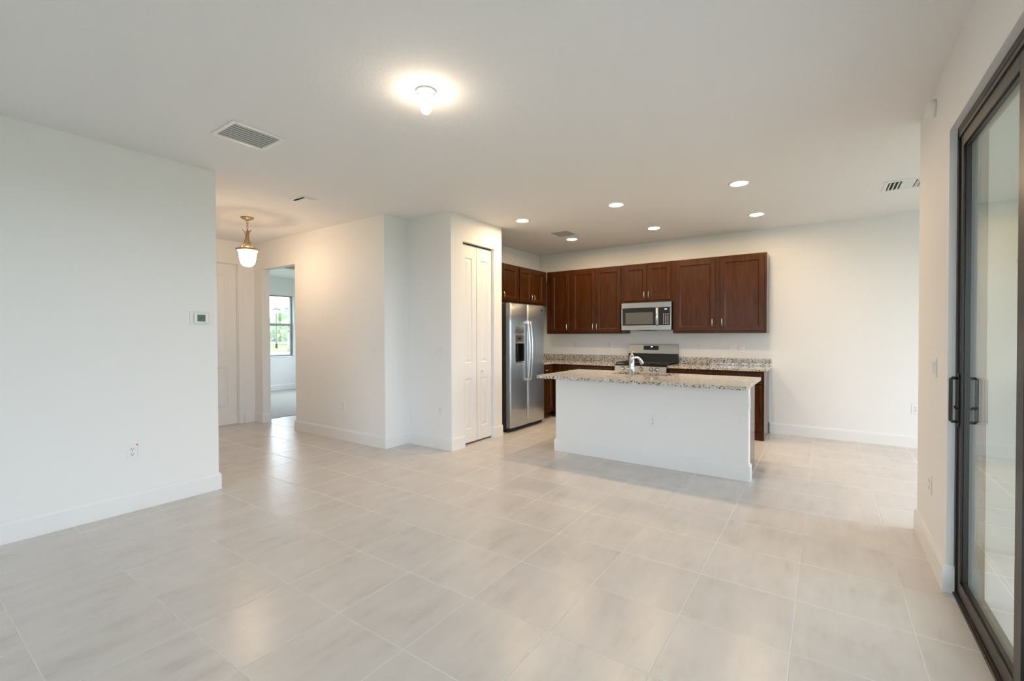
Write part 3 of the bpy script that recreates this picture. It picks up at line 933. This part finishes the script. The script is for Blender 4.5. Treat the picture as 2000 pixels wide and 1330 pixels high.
def curved_door(x0, x1, z0, z1, hole=None):
    """door skin gently bowed toward -y, optional rectangular hole (x0,x1,z0,z1)"""
    b = MB()
    xsl = sorted(set([x0, x1, x0 + 0.012, x1 - 0.012] + [x0 + (x1 - x0) * t / 14 for t in range(15)] + (list(hole[:2]) if hole else [])))
    zsl = sorted(set([z0, z1, z0 + 0.01, z1 - 0.01] + (list(hole[2:]) if hole else []) + [z0 + (z1 - z0) * t / 6 for t in range(7)]))

    def yy(x, z):
        t = (x - (x0 + x1) / 2) / ((x1 - x0) / 2)
        y = -0.012 * (1 - t * t)
        if x in (x0, x1):
            y += 0.010
        if z in (z0, z1):
            y += 0.008
        return y
    V = {(i, j): b.v(x, yy(x, z), z) for i, x in enumerate(xsl) for j, z in enumerate(zsl)}
    nI, nJ = len(xsl) - 1, len(zsl) - 1
    for i in range(nI):
        for j in range(nJ):
            if hole and hole[0] - 1e-6 <= xsl[i] and xsl[i + 1] <= hole[1] + 1e-6 and hole[2] - 1e-6 <= zsl[j] and zsl[j + 1] <= hole[3] + 1e-6:
                continue
            f_ = b.bm.faces.new((V[i, j], V[i + 1, j], V[i + 1, j + 1], V[i, j + 1]))
            f_.smooth = True
    bk = 0.072
    B = {}
    border = [(i, 0) for i in range(nI)] + [(nI, j) for j in range(nJ)] + [(i, nJ) for i in range(nI, 0, -1)] + [(0, j) for j in range(nJ, 0, -1)]
    for k in border:
        B[k] = b.v(xsl[k[0]], bk, zsl[k[1]])
    for a, c in zip(border, border[1:] + border[:1]):
        b.bm.faces.new((V[a], V[c], B[c], B[a]))
    if not hole:
        b.bm.faces.new([B[k] for k in border])
    else:
        i0, i1, j0, j1 = xsl.index(hole[0]), xsl.index(hole[1]), zsl.index(hole[2]), zsl.index(hole[3])
        hb = [(i, j0) for i in range(i0, i1)] + [(i1, j) for j in range(j0, j1)] + [(i, j1) for i in range(i1, i0, -1)] + [(i0, j) for j in range(j1, j0, -1)]
        H_ = {k: b.v(xsl[k[0]], 0.006, zsl[k[1]]) for k in hb}
        for a, c in zip(hb, hb[1:] + hb[:1]):
            b.bm.faces.new((V[a], V[c], H_[c], H_[a]))
    return b


seam = 0.436
HOLE = (0.105, 0.335, 0.972, 1.355)
ld = curved_door(0.0, seam - 0.003, 0.062, FZ, HOLE).build('freezer_door', M['door_steel'], fg)
rd = curved_door(seam + 0.003, fwid, 0.062, FZ).build('fresh_food_door', M['door_steel'], fg)
hx0, hx1, hz0, hz1 = HOLE
b = MB()
b.rings(hx0 - 0.006, hx1 + 0.006, hz0 - 0.006, hz1 + 0.004, [(0.0, -0.010), (0.0, -0.016), (0.008, -0.016), (0.010, 0.0)], fill=False)
b.build('dispenser_surround', M['steel_light'], ld)
b = MB()
b.box(hx0, hx1, 0.066, 0.07, hz0, hz1).box(hx0, hx0 + 0.004, 0.0, 0.066, hz0, hz1).box(hx1 - 0.004, hx1, 0.0, 0.066, hz0, hz1).box(hx0, hx1, 0.0, 0.066, hz0, hz0 + 0.006)
b.box((hx0 + hx1) / 2 - 0.022, (hx0 + hx1) / 2 + 0.022, 0.03, 0.05, hz0 + 0.10, hz1 - 0.125, 0.006)
b.build('dispenser_recess', M['recess'], ld)
MB().box(hx0 + 0.003, hx1 - 0.003, -0.008, 0.05, hz1 - 0.125, hz1 - 0.002, 0.004).build('dispenser_panel', M['disp_grey'], ld)
b = MB().box(hx0 + 0.075, hx1 - 0.075, -0.0095, -0.008, hz1 - 0.066, hz1 - 0.034)
b.build('dispenser_screen', M['black'], ld)
b = MB()
for k in range(5):
    b.box(hx0 + 0.028 + k * 0.038, hx0 + 0.048 + k * 0.038, -0.0095, -0.008, hz1 - 0.108, hz1 - 0.100)
b.build('dispenser_buttons', M['key'], ld)
MB().box(hx0 + 0.012, hx1 - 0.012, -0.008, 0.06, hz0 - 0.002, hz0 + 0.010, 0.003).build('drip_tray', M['steel_light'], ld)
for pd, hx in ((ld, seam - 0.034), (rd, seam + 0.034)):
    b = MB()
    pts = []
    for k in range(15):
        t = -1 + 2 * k / 14
        pts.append((hx, -0.030 - 0.032 * (1 - t * t), 1.125 + t * 0.425))
    b.tube(pts, 0.017, 12, flat=0.75)
    for z in (0.715, 1.535):
        b.box(hx - 0.015, hx + 0.015, -0.034, -0.004, z - 0.022, z + 0.022, 0.005)
    b.build('handle', M['steel_light'], pd)
MB().lathe((fwid - 0.085, -0.001, 1.728), [(0.020, 0), (0.020, -0.007), (0.016, -0.0085)], 'y', 24).build('badge', M['badge'], rd)

# ------------------------------------------------------------------ microwave
MX0, MX1, MYF, MZ0, MZ1 = -2.588, -1.834, 6.712, 1.418, 1.838
mw = thing('microwave', 'stainless over-the-range microwave under the short cabinet', 'microwave', (MX0, MYF, MZ0))
mwid, mh = MX1 - MX0, MZ1 - MZ0
MB().box(0.004, mwid - 0.004, 0.03, YB - MYF - 0.002, 0.006, mh - 0.001, 0.004).build('body', M['steel_light'], mw)
MB().box(0.0, mwid, 0.0, 0.03, mh - 0.082, mh - 0.003, 0.004).build('top_vent_band', M['steel'], mw)
MB().box(0.0, 0.575, -0.004, 0.03, 0.004, 0.075, 0.004).box(0.575, mwid, -0.002, 0.03, 0.004, 0.075, 0.004).box(0.0, 0.02, -0.004, 0.03, 0.075, mh - 0.084, 0.003).box(mwid - 0.02, mwid, -0.002, 0.03, 0.075, mh - 0.084, 0.003).build('steel_trim', M['steel'], mw)
dr = MB().box(0.02, 0.535, -0.004, 0.03, 0.075, mh - 0.084, 0.002).build('door', M['black'], mw)
MB().box(0.068, 0.490, -0.0052, -0.004, 0.095, mh - 0.150).build('window', M['mw_glass'], dr)
b = MB()
b.tube([(0.553, -0.006, 0.076), (0.553, -0.03, 0.095), (0.553, -0.034, 0.2), (0.553, -0.03, mh - 0.105), (0.553, -0.006, mh - 0.086)], 0.019, 10, flat=0.7)
b.build('handle', M['steel_light'], dr)
cp = MB().box(0.574, mwid - 0.02, -0.003, 0.03, 0.075, mh - 0.084, 0.002).build('control_panel', M['black'], mw)
b = MB()
for k in range(4):
    b.box(0.660 + k * 0.009, 0.665 + k * 0.009, -0.0045, -0.003, mh - 0.116, mh - 0.106)
b.build('display', M['lit'], cp)
b = MB()
for r_ in range(8):
    for k in range(3):
        b.box(0.640 + k * 0.030, 0.654 + k * 0.030, -0.0042, -0.003, 0.092 + r_ * 0.0205, 0.101 + r_ * 0.0205)
b.build('keypad', M['key'], cp)
MB().lathe((0.37, 0.12, 0.004), [(0.16, 0.0), (0.15, -0.008), (0.0001, -0.010)], 'z', 24).build('vent_lamp_cover', M['black'], mw)

# ------------------------------------------------------------------ range
RX0, RX1, RYF = -2.592, -1.830, 6.455
rg = thing('range', 'stainless freestanding gas range with black cooktop', 'stove', (RX0, RYF, 0))
rw = RX1 - RX0
rd_ = YB - RYF - 0.012
MB().box(0.0, rw, 0.03, rd_, 0.04, 0.895, 0.003).build('body', M['steel'], rg)
for k in range(4):
    MB().lathe((0.06 + (k % 2) * (rw - 0.12), 0.1 + (k // 2) * 0.45, 0), [(0.02, 0), (0.02, 0.01), (0.012, 0.012), (0.012, 0.045)], 'z', 12).build('foot', M['black_matte'], rg)
od = MB().box(0.005, rw - 0.005, -0.005, 0.03, 0.20, 0.78, 0.006).build('oven_door', M['steel'], rg)
MB().box(0.12, rw - 0.12, -0.007, -0.005, 0.33, 0.62).build('window', M['black'], od)
MB().tube([(0.06, -0.005, 0.735), (0.06, -0.05, 0.735), (rw / 2, -0.055, 0.735), (rw - 0.06, -0.05, 0.735), (rw - 0.06, -0.005, 0.735)], 0.013, 12).build('handle', M['steel_light'], od)
MB().box(0.005, rw - 0.005, -0.003, 0.03, 0.05, 0.19, 0.006).build('storage_drawer', M['steel'], rg)
# sloped control panel
b = MB()
pp = [(-0.012, 0.79), (-0.016, 0.815), (0.012, 0.895), (0.05, 0.895), (0.05, 0.79)]
lo = [b.v(0, y, z) for y, z in pp]
hi = [b.v(rw, y, z) for y, z in pp]
for k in range(5):
    b.bm.faces.new((lo[k], lo[(k + 1) % 5], hi[(k + 1) % 5], hi[k]))
b.bm.faces.new(lo); b.bm.faces.new(hi)
cpn = b.build('control_panel', M['steel'], rg)
for x in (0.128, 0.214, 0.398, 0.547, 0.627):
    kb = MB()
    kb.lathe((x, 0.002, 0.853), [(0.026, 0), (0.026, -0.008), (0.021, -0.012), (0.019, -0.035), (0.015, -0.038)], 'y', 20)
    kb.box(x - 0.004, x + 0.004, -0.042, -0.034, 0.836, 0.870, 0.002)
    MB().lathe((x, 0.001, 0.853), [(0.031, 0.002), (0.031, -0.005), (0.027, -0.006)], 'y', 20).build('knob_skirt', M['black'], kb.build('knob', M['steel_light'], rg))
MB().box(0.0, rw, 0.008, rd_ - 0.06, 0.895, 0.918, 0.005).build('cooktop', M['black'], rg)
for cx_, wd in ((0.135, 0.235), (0.381, 0.235), (0.627, 0.235)):
    gr = MB()
    x0, x1, y0, y1 = cx_ - wd / 2, cx_ + wd / 2, 0.04, 0.565
    zt = 0.945
    for x in (x0, x1, cx_):
        gr.box(x - 0.006, x + 0.006, y0, y1, zt - 0.012, zt, 0.002)
    for y in (y0, y1, (y0 + y1) / 2, y0 + 0.13, y1 - 0.13):
        gr.box(x0, x1, y - 0.006, y + 0.006, zt - 0.012, zt, 0.002)
    for x in (x0, x1):
        for y in (y0, y1):
            gr.box(x - 0.008, x + 0.008, y - 0.008, y + 0.008, 0.918, zt - 0.01)
    gr.build('grate', M['black_matte'], rg)
for x, y in ((0.135, 0.17), (0.135, 0.435), (0.381, 0.30), (0.627, 0.17), (0.627, 0.435)):
    MB().lathe((x, y, 0.918), [(0.05, 0), (0.048, 0.006), (0.034, 0.008), (0.032, 0.014), (0.012, 0.016)], 'z', 20).build('burner', M['black_matte'], rg)
# backguard
b = MB()
pp = [(rd_ - 0.075, 0.915), (rd_ - 0.075, 1.045), (rd_ - 0.045, 1.065), (rd_ - 0.030, 1.205), (rd_, 1.205), (rd_, 0.915)]
lo = [b.v(0, y, z) for y, z in pp[:3] + [(rd_, 1.065), (rd_, 0.915)]]
hi = [b.v(rw, y, z) for y, z in pp[:3] + [(rd_, 1.065), (rd_, 0.915)]]
for k in range(5):
    b.bm.faces.new((lo[k], lo[(k + 1) % 5], hi[(k + 1) % 5], hi[k]))
b.bm.faces.new(lo); b.bm.faces.new(hi)
b.build('vent_trim', M['black_matte'], rg)
b = MB()
lo = [b.v(0.0, y, z) for y, z in [(rd_ - 0.055, 1.055), (rd_ - 0.032, 1.198), (rd_ - 0.022, 1.205), (rd_, 1.205), (rd_, 1.055)]]
hi = [b.v(rw, y, z) for y, z in [(rd_ - 0.055, 1.055), (rd_ - 0.032, 1.198), (rd_ - 0.022, 1.205), (rd_, 1.205), (rd_, 1.055)]]
for k in range(5):
    b.bm.faces.new((lo[k], lo[(k + 1) % 5], hi[(k + 1) % 5], hi[k]))
b.bm.faces.new(lo); b.bm.faces.new(hi)
bgd = b.build('backguard', M['steel'], rg)


def slope_y(z):
    return rd_ - 0.055 + (z - 1.055) * (0.023 / 0.143)


def slope_quad(x0, x1, z0, z1, e):
    b = MB()
    q_ = [(x0, slope_y(z0) - e, z0), (x1, slope_y(z0) - e, z0), (x1, slope_y(z1) - e, z1), (x0, slope_y(z1) - e, z1)]
    p_ = [(x, y + 0.004, z) for x, y, z in q_]
    A = [b.v(*t) for t in q_]; B = [b.v(*t) for t in p_]
    for k in range(4):
        b.bm.faces.new((A[k], A[(k + 1) % 4], B[(k + 1) % 4], B[k]))
    b.bm.faces.new(A); b.bm.faces.new(B)
    return b


dp = slope_quad(0.235, 0.470, 1.115, 1.180, 0.0025).build('display_panel', M['black'], bgd)
b = slope_quad(0.352, 0.362, 1.158, 1.170, 0.004)
b2 = slope_quad(0.366, 0.376, 1.158, 1.170, 0.004)
b.build('clock_digit', M['lit'], bgd); b2.build('clock_digit', M['lit'], bgd)
for r_ in range(2):
    for k in range(8):
        if 3 <= k <= 4 and r_ == 1:
            continue
        slope_quad(0.250 + k * 0.027, 0.262 + k * 0.027, 1.127 + r_ * 0.024, 1.131 + r_ * 0.024, 0.0035).build('key_mark', M['fridge_body'], bgd)

# ------------------------------------------------------------------ wall plates (local: plate faces -y, centre at origin)


def plate(name, label, loc, rz, kind, gangs=1, cat=None, group=None):
    t = thing(name, label, cat or ('outlet' if 'outlet' in name else 'switch'), loc, rz, group)
    w = 0.070 + (gangs - 1) * 0.046
    MB().box(-w / 2, w / 2, -0.006, 0.0, -0.0575, 0.0575, 0.003, 2).build('cover_plate', M['white'], t)
    if kind == 'outlet':
        for z in (-0.0205, 0.0205):
            r_ = MB().lathe((0, -0.006, z), [(0.0165, 0), (0.0165, -0.002), (0.015, -0.003)], 'y', 20).build('receptacle', M['white'], t)
            s_ = MB()
            s_.box(-0.0078, -0.0046, -0.0096, -0.0088, z - 0.001, z + 0.008).box(0.0046, 0.0078, -0.0096, -0.0088, z, z + 0.007)
            s_.lathe((0, -0.0088, z - 0.0075), [(0.0032, 0), (0.0032, -0.0008)], 'y', 10)
            s_.build('slots', M['slot'], r_)
        MB().lathe((0, -0.006, 0), [(0.003, 0), (0.003, -0.0012)], 'y', 10).build('screw', M['nickel'], t)
    else:
        for k in range(gangs):
            x = (k - (gangs - 1) / 2) * 0.046
            b = MB()
            lo = [b.v(x - 0.016, y, z) for y, z in [(-0.006, -0.033), (-0.008, -0.033), (-0.0095, 0.0), (-0.012, 0.033), (-0.006, 0.033)]]
            hi = [b.v(x + 0.016, y, z) for y, z in [(-0.006, -0.033), (-0.008, -0.033), (-0.0095, 0.0), (-0.012, 0.033), (-0.006, 0.033)]]
            for j in range(5):
                b.bm.faces.new((lo[j], lo[(j + 1) % 5], hi[(j + 1) % 5], hi[j]))
            b.bm.faces.new(lo); b.bm.faces.new(hi)
            b.build('rocker', M['white_metal'], t)
    return t


YW = YB
ow = plate('wall_outlet', 'white duplex outlet above the backsplash nearest the refrigerator', (-3.585, YW, 1.18), 0, 'outlet', group='white wall outlets')
copy_thing(ow, (-2.945, YW, 1.18), 'white duplex outlet above the backsplash just left of the range')
copy_thing(ow, (-1.540, YW, 1.165), 'white duplex outlet above the backsplash nearest the range on its right')
copy_thing(ow, (-0.965, YW, 1.16), 'white duplex outlet at the right end above the backsplash')
copy_thing(ow, (0.885, YW, 0.462), 'white duplex outlet low on the bare back wall right of the kitchen')
o2 = copy_thing(ow, (XL, 1.201, 0.462), 'white duplex outlet with red dot low on the left wall', PI / 2)
MB().lathe((0.030, -0.006, 0.050), [(0.006, 0), (0.006, -0.0012)], 'y', 14).build('red_sticker', M['red'], o2)
copy_thing(ow, (-5.135, YH, 0.441), 'white duplex outlet low on the hall wall', 0)
copy_thing(ow, (-3.772, YN, 0.457), 'white duplex outlet low on the niche wall under the double switch', 0)
copy_thing(ow, (-1.455, IY0, 0.462), 'white duplex outlet on the island front', 0)
copy_thing(ow, (XR, 3.675, 0.449), 'white wall outlet low beside the sliding door, under the switch', -PI / 2)
copy_thing(ow, (IX1, IY0 + 0.06, 0.715), 'white outlet on the end of the island wall under the counter', PI / 2)
plate('light_switch', 'white rocker switch above the backsplash beside the right end outlet', (-1.095, YW, 1.16), 0, 'switch', group='white light switches')
plate('light_switch', 'white single rocker switch on the hall wall near its corner', (-4.523, YH, 1.17), 0, 'switch', group='white light switches')
plate('light_switch', 'white double rocker switch on the niche wall beside the pantry', (-3.80, YN, 1.17), 0, 'switch', 2, group='white light switches')
plate('light_switch', 'white double rocker switch on the wall beside the sliding door', (XR, 3.585, 1.16), -PI / 2, 'switch', 2, group='white light switches')

th = thing('thermostat', 'white thermostat with green screen on the left wall', 'thermostat', (XL, 1.672, 1.51), PI / 2)
MB().box(-0.072, 0.072, -0.006, 0, -0.056, 0.056, 0.005, 2).build('back_plate', M['white'], th)
bd = MB().box(-0.046, 0.058, -0.028, -0.006, -0.043, 0.045, 0.006, 2).build('body', M['white'], th)
MB().box(-0.026, 0.036, -0.0292, -0.028, -0.028, 0.030).build('screen', M['lcd'], bd)
b = MB()
for x in (-0.004, 0.006):
    b.box(x, x + 0.006, -0.0297, -0.0292, -0.002, 0.010)
b.box(-0.020, -0.004, -0.0297, -0.0292, -0.018, -0.015)
b.build('screen_digits', M['lcd_dark'], bd)

# ------------------------------------------------------------------ ceiling fixtures
cl = thing('recessed_light', 'lit recessed ceiling light nearest the sliding door, front row', 'ceiling light', (-0.68, 4.81, ZC), 0, 'six recessed kitchen lights')
MB().lathe((0, 0, 0), [(0.096, 0), (0.096, -0.004), (0.086, -0.008), (0.074, -0.006), (0.070, -0.001), (0.070, 0.0)], 'z', 40, cap=False).build('trim_ring', M['white_metal'], cl)
MB().lathe((0, 0, -0.0045), [(0.0001, -0.0015), (0.04, -0.001), (0.0715, 0.0015)], 'z', 40, cap=False).build('lens', M['can_lens'], cl)
for x, y, lb in ((-1.915, 4.81, 'lit recessed ceiling light in the middle of the front row'), (-3.145, 4.79, 'lit recessed ceiling light nearest the pantry corner, front row'),
                 (-0.685, 6.18, 'lit recessed ceiling light at the right end of the back row'), (-1.915, 6.16, 'lit recessed ceiling light in the middle of the back row'),
                 (-3.15, 6.155, 'lit recessed ceiling light at the left end of the back row by the vent')):
    copy_thing(cl, (x, y, ZC), lb)

bf = thing('bulb_holder', 'white porcelain ceiling lampholder with a bare lit bulb', 'ceiling light', (-1.945, 1.928, ZC))
MB().lathe((0, 0, 0), [(0.060, 0), (0.060, -0.008), (0.052, -0.014), (0.042, -0.017), (0.034, -0.030), (0.022, -0.040), (0.020, -0.048), (0.017, -0.048)], 'z', 36).build('base', M['white'], bf)
for a in (0.7, 0.7 + PI):
    MB().lathe((0.046 * math.cos(a), 0.046 * math.sin(a), -0.015), [(0.006, 0), (0.005, -0.004)], 'z', 10).build('screw', M['brass'], bf)
MB().lathe((0, 0, -0.046), [(0.014, 0), (0.014, -0.012), (0.016, -0.02)], 'z', 20).build('bulb_collar', M['white'], bf)
BL = MB().lathe((0, 0, -0.066), [(0.014, 0.001), (0.020, -0.008), (0.027, -0.022), (0.030, -0.036), (0.028, -0.050), (0.021, -0.060), (0.010, -0.066), (0.0005, -0.067)], 'z', 24)
BL.build('bulb', M['bulb'], bf)

pn = thing('pendant_light', 'antique brass pendant with lit frosted glass bowl in the hall', 'pendant light', (-5.808, 2.725, ZC))
MB().lathe((0, 0, 0), [(0.072, 0), (0.074, -0.006), (0.060, -0.018), (0.020, -0.034), (0.006, -0.040)], 'z', 32).build('canopy', M['brass'], pn)
b = MB()
for k, z in enumerate((-0.055, -0.085, -0.115)):
    pts = [(math.cos(t) * 0.010 * (1 if k % 2 else 0), math.cos(t) * 0.010 * (0 if k % 2 else 1), z + math.sin(t) * 0.020) for t in [2 * PI * j / 12 for j in range(13)]]
    b.tube(pts, 0.0028, 6, cap=False)
b.build('chain', M['brass'], pn)
b = MB()
b.lathe((0, 0, -0.135), [(0.006, 0), (0.008, -0.02), (0.014, -0.03), (0.014, -0.10), (0.022, -0.20), (0.022, -0.235)], 'z', 16)
b.build('stem', M['brass'], pn)
for k in range(3):
    a = 2 * PI * k / 3 + 0.35
    pts = [(r_ * math.cos(a), r_ * math.sin(a), z) for r_, z in ((0.058, -0.150), (0.034, -0.172), (0.020, -0.205), (0.018, -0.235), (0.022, -0.27), (0.036, -0.315), (0.062, -0.355), (0.104, -0.386))]
    MB().tube(pts, 0.0055, 8).build('arm', M['brass'], pn)
MB().lathe((0, 0, -0.385), [(0.095, 0.006), (0.124, 0.005), (0.131, -0.003), (0.128, -0.016), (0.114, -0.022), (0.106, -0.018), (0.095, 0.0)], 'z', 40, cap=False).build('ring', M['brass'], pn)
prof = [(0.108, -0.010), (0.096, -0.045), (0.089, -0.095), (0.082, -0.145), (0.066, -0.185), (0.038, -0.206), (0.001, -0.212)]
b = MB().lathe((0, 0, -0.385), prof, 'z', 36, cap=False)
b.build('glass_bowl', M['bowl'], pn)
MB().lathe((0, 0, -0.383), [(0.0005, 0.012), (0.060, 0.009), (0.094, 0.002), (0.100, -0.002), (0.094, -0.004), (0.0005, 0.006)], 'z', 32).build('added_diffuser', M['bowl'], pn)  # added frosted disc that softens the light thrown up at the ceiling
MB().lathe((0, 0, -0.46), [(0.014, 0.05), (0.014, 0.01), (0.02, 0.0), (0.032, -0.035), (0.030, -0.06), (0.018, -0.078), (0.0005, -0.084)], 'z', 20).build('bulb', M['bulb_p'], pn)


def vent(label, x, y, sx, sy, n, along='y', blade=M['louver'], fr_=0.03, tilt=0.6, group='ceiling air vents'):
    t = thing('ceiling_vent', label, 'vent', (x, y, ZC), 0, group)
    b = MB()
    a, c = sx / 2, sy / 2
    b.box(-a, a, -c, -c + fr_, -0.008, 0.0, 0.003).box(-a, a, c - fr_, c, -0.008, 0.0, 0.003).box(-a, -a + fr_, -c + fr_, c - fr_, -0.008, 0.0, 0.003).box(a - fr_, a, -c + fr_, c - fr_, -0.008, 0.0, 0.003)
    b.build('frame', M['white_metal'], t)
    MB().box(-a + fr_, a - fr_, -c + fr_, c - fr_, -0.0012, -0.0004).build('duct_opening', M['vent_dark'], t)
    return t, a - fr_, c - fr_


def blades(mb, x0, x1, y0, y1, n, along, ang, depth, z=-0.009):
    for k in range(n):
        t = (k + 0.5) / n
        if along == 'y':
            cx_, L0, L1 = x0 + (x1 - x0) * t, y0, y1
        else:
            cx_, L0, L1 = y0 + (y1 - y0) * t, x0, x1
        hw, hh = math.cos(ang) * depth / 2, math.sin(ang) * depth / 2
        e = 0.0007
        cs_ = [(cx_ - hw - e, z - hh), (cx_ - hw + e, z - hh), (cx_ + hw + e, z + hh), (cx_ + hw - e, z + hh)]
        if along == 'y':
            A = [mb.v(u, L0, w_) for u, w_ in cs_]; B = [mb.v(u, L1, w_) for u, w_ in cs_]
        else:
            A = [mb.v(L0, u, w_) for u, w_ in cs_]; B = [mb.v(L1, u, w_) for u, w_ in cs_]
        for j in range(4):
            mb.bm.faces.new((A[j], A[(j + 1) % 4], B[(j + 1) % 4], B[j]))
        mb.bm.faces.new(A); mb.bm.faces.new(B)


t, a, c = vent('large square grey louvered ceiling vent near the left wall', -3.425, 1.625, 0.335, 0.365, 9, fr_=0.028)
b = MB(); blades(b, -a, a, -c, c, 8, 'y', 0.55, 0.0115, -0.006); b.build('louvers', M['louver'], t)
t, a, c = vent('small white ceiling vent above the hall entrance', -4.56, 2.705, 0.24, 0.17, 1, fr_=0.02)
MB().box(-a, a, -c + 0.03, c, -0.014, -0.003, 0.004).build('deflector', M['white_metal'], t)
t, a, c = vent('small grey louvered ceiling vent in the kitchen corner near the pantry', -3.08, 5.745, 0.31, 0.34, 8, fr_=0.024)
b = MB(); blades(b, -a, a, -c, c, 8, 'y', 0.5, 0.012); b.build('louvers', M['louver'], t)
t, a, c = vent('white three-way ceiling vent partly hidden behind the right wall corner', 0.645, 5.76, 0.37, 0.36, 9, fr_=0.035)
b = MB()
blades(b, -a, -a / 3 - 0.006, -c, c, 3, 'y', 0.7, 0.022)
blades(b, a / 3 + 0.006, a, -c, c, 3, 'y', -0.7, 0.022)
blades(b, -a / 3, a / 3, -c, c, 5, 'x', -0.6, 0.03)
b.build('louvers', M['white_metal'], t)
sd = thing('smoke_detector', 'round white detector high on the wall beside the sliding door', 'smoke detector', (XR, 3.64, 2.69), -PI / 2)
MB().lathe((0, 0, 0), [(0.050, 0), (0.050, -0.012), (0.046, -0.030), (0.034, -0.042), (0.0005, -0.044)], 'y', 32).build('housing', M['wall'], sd)
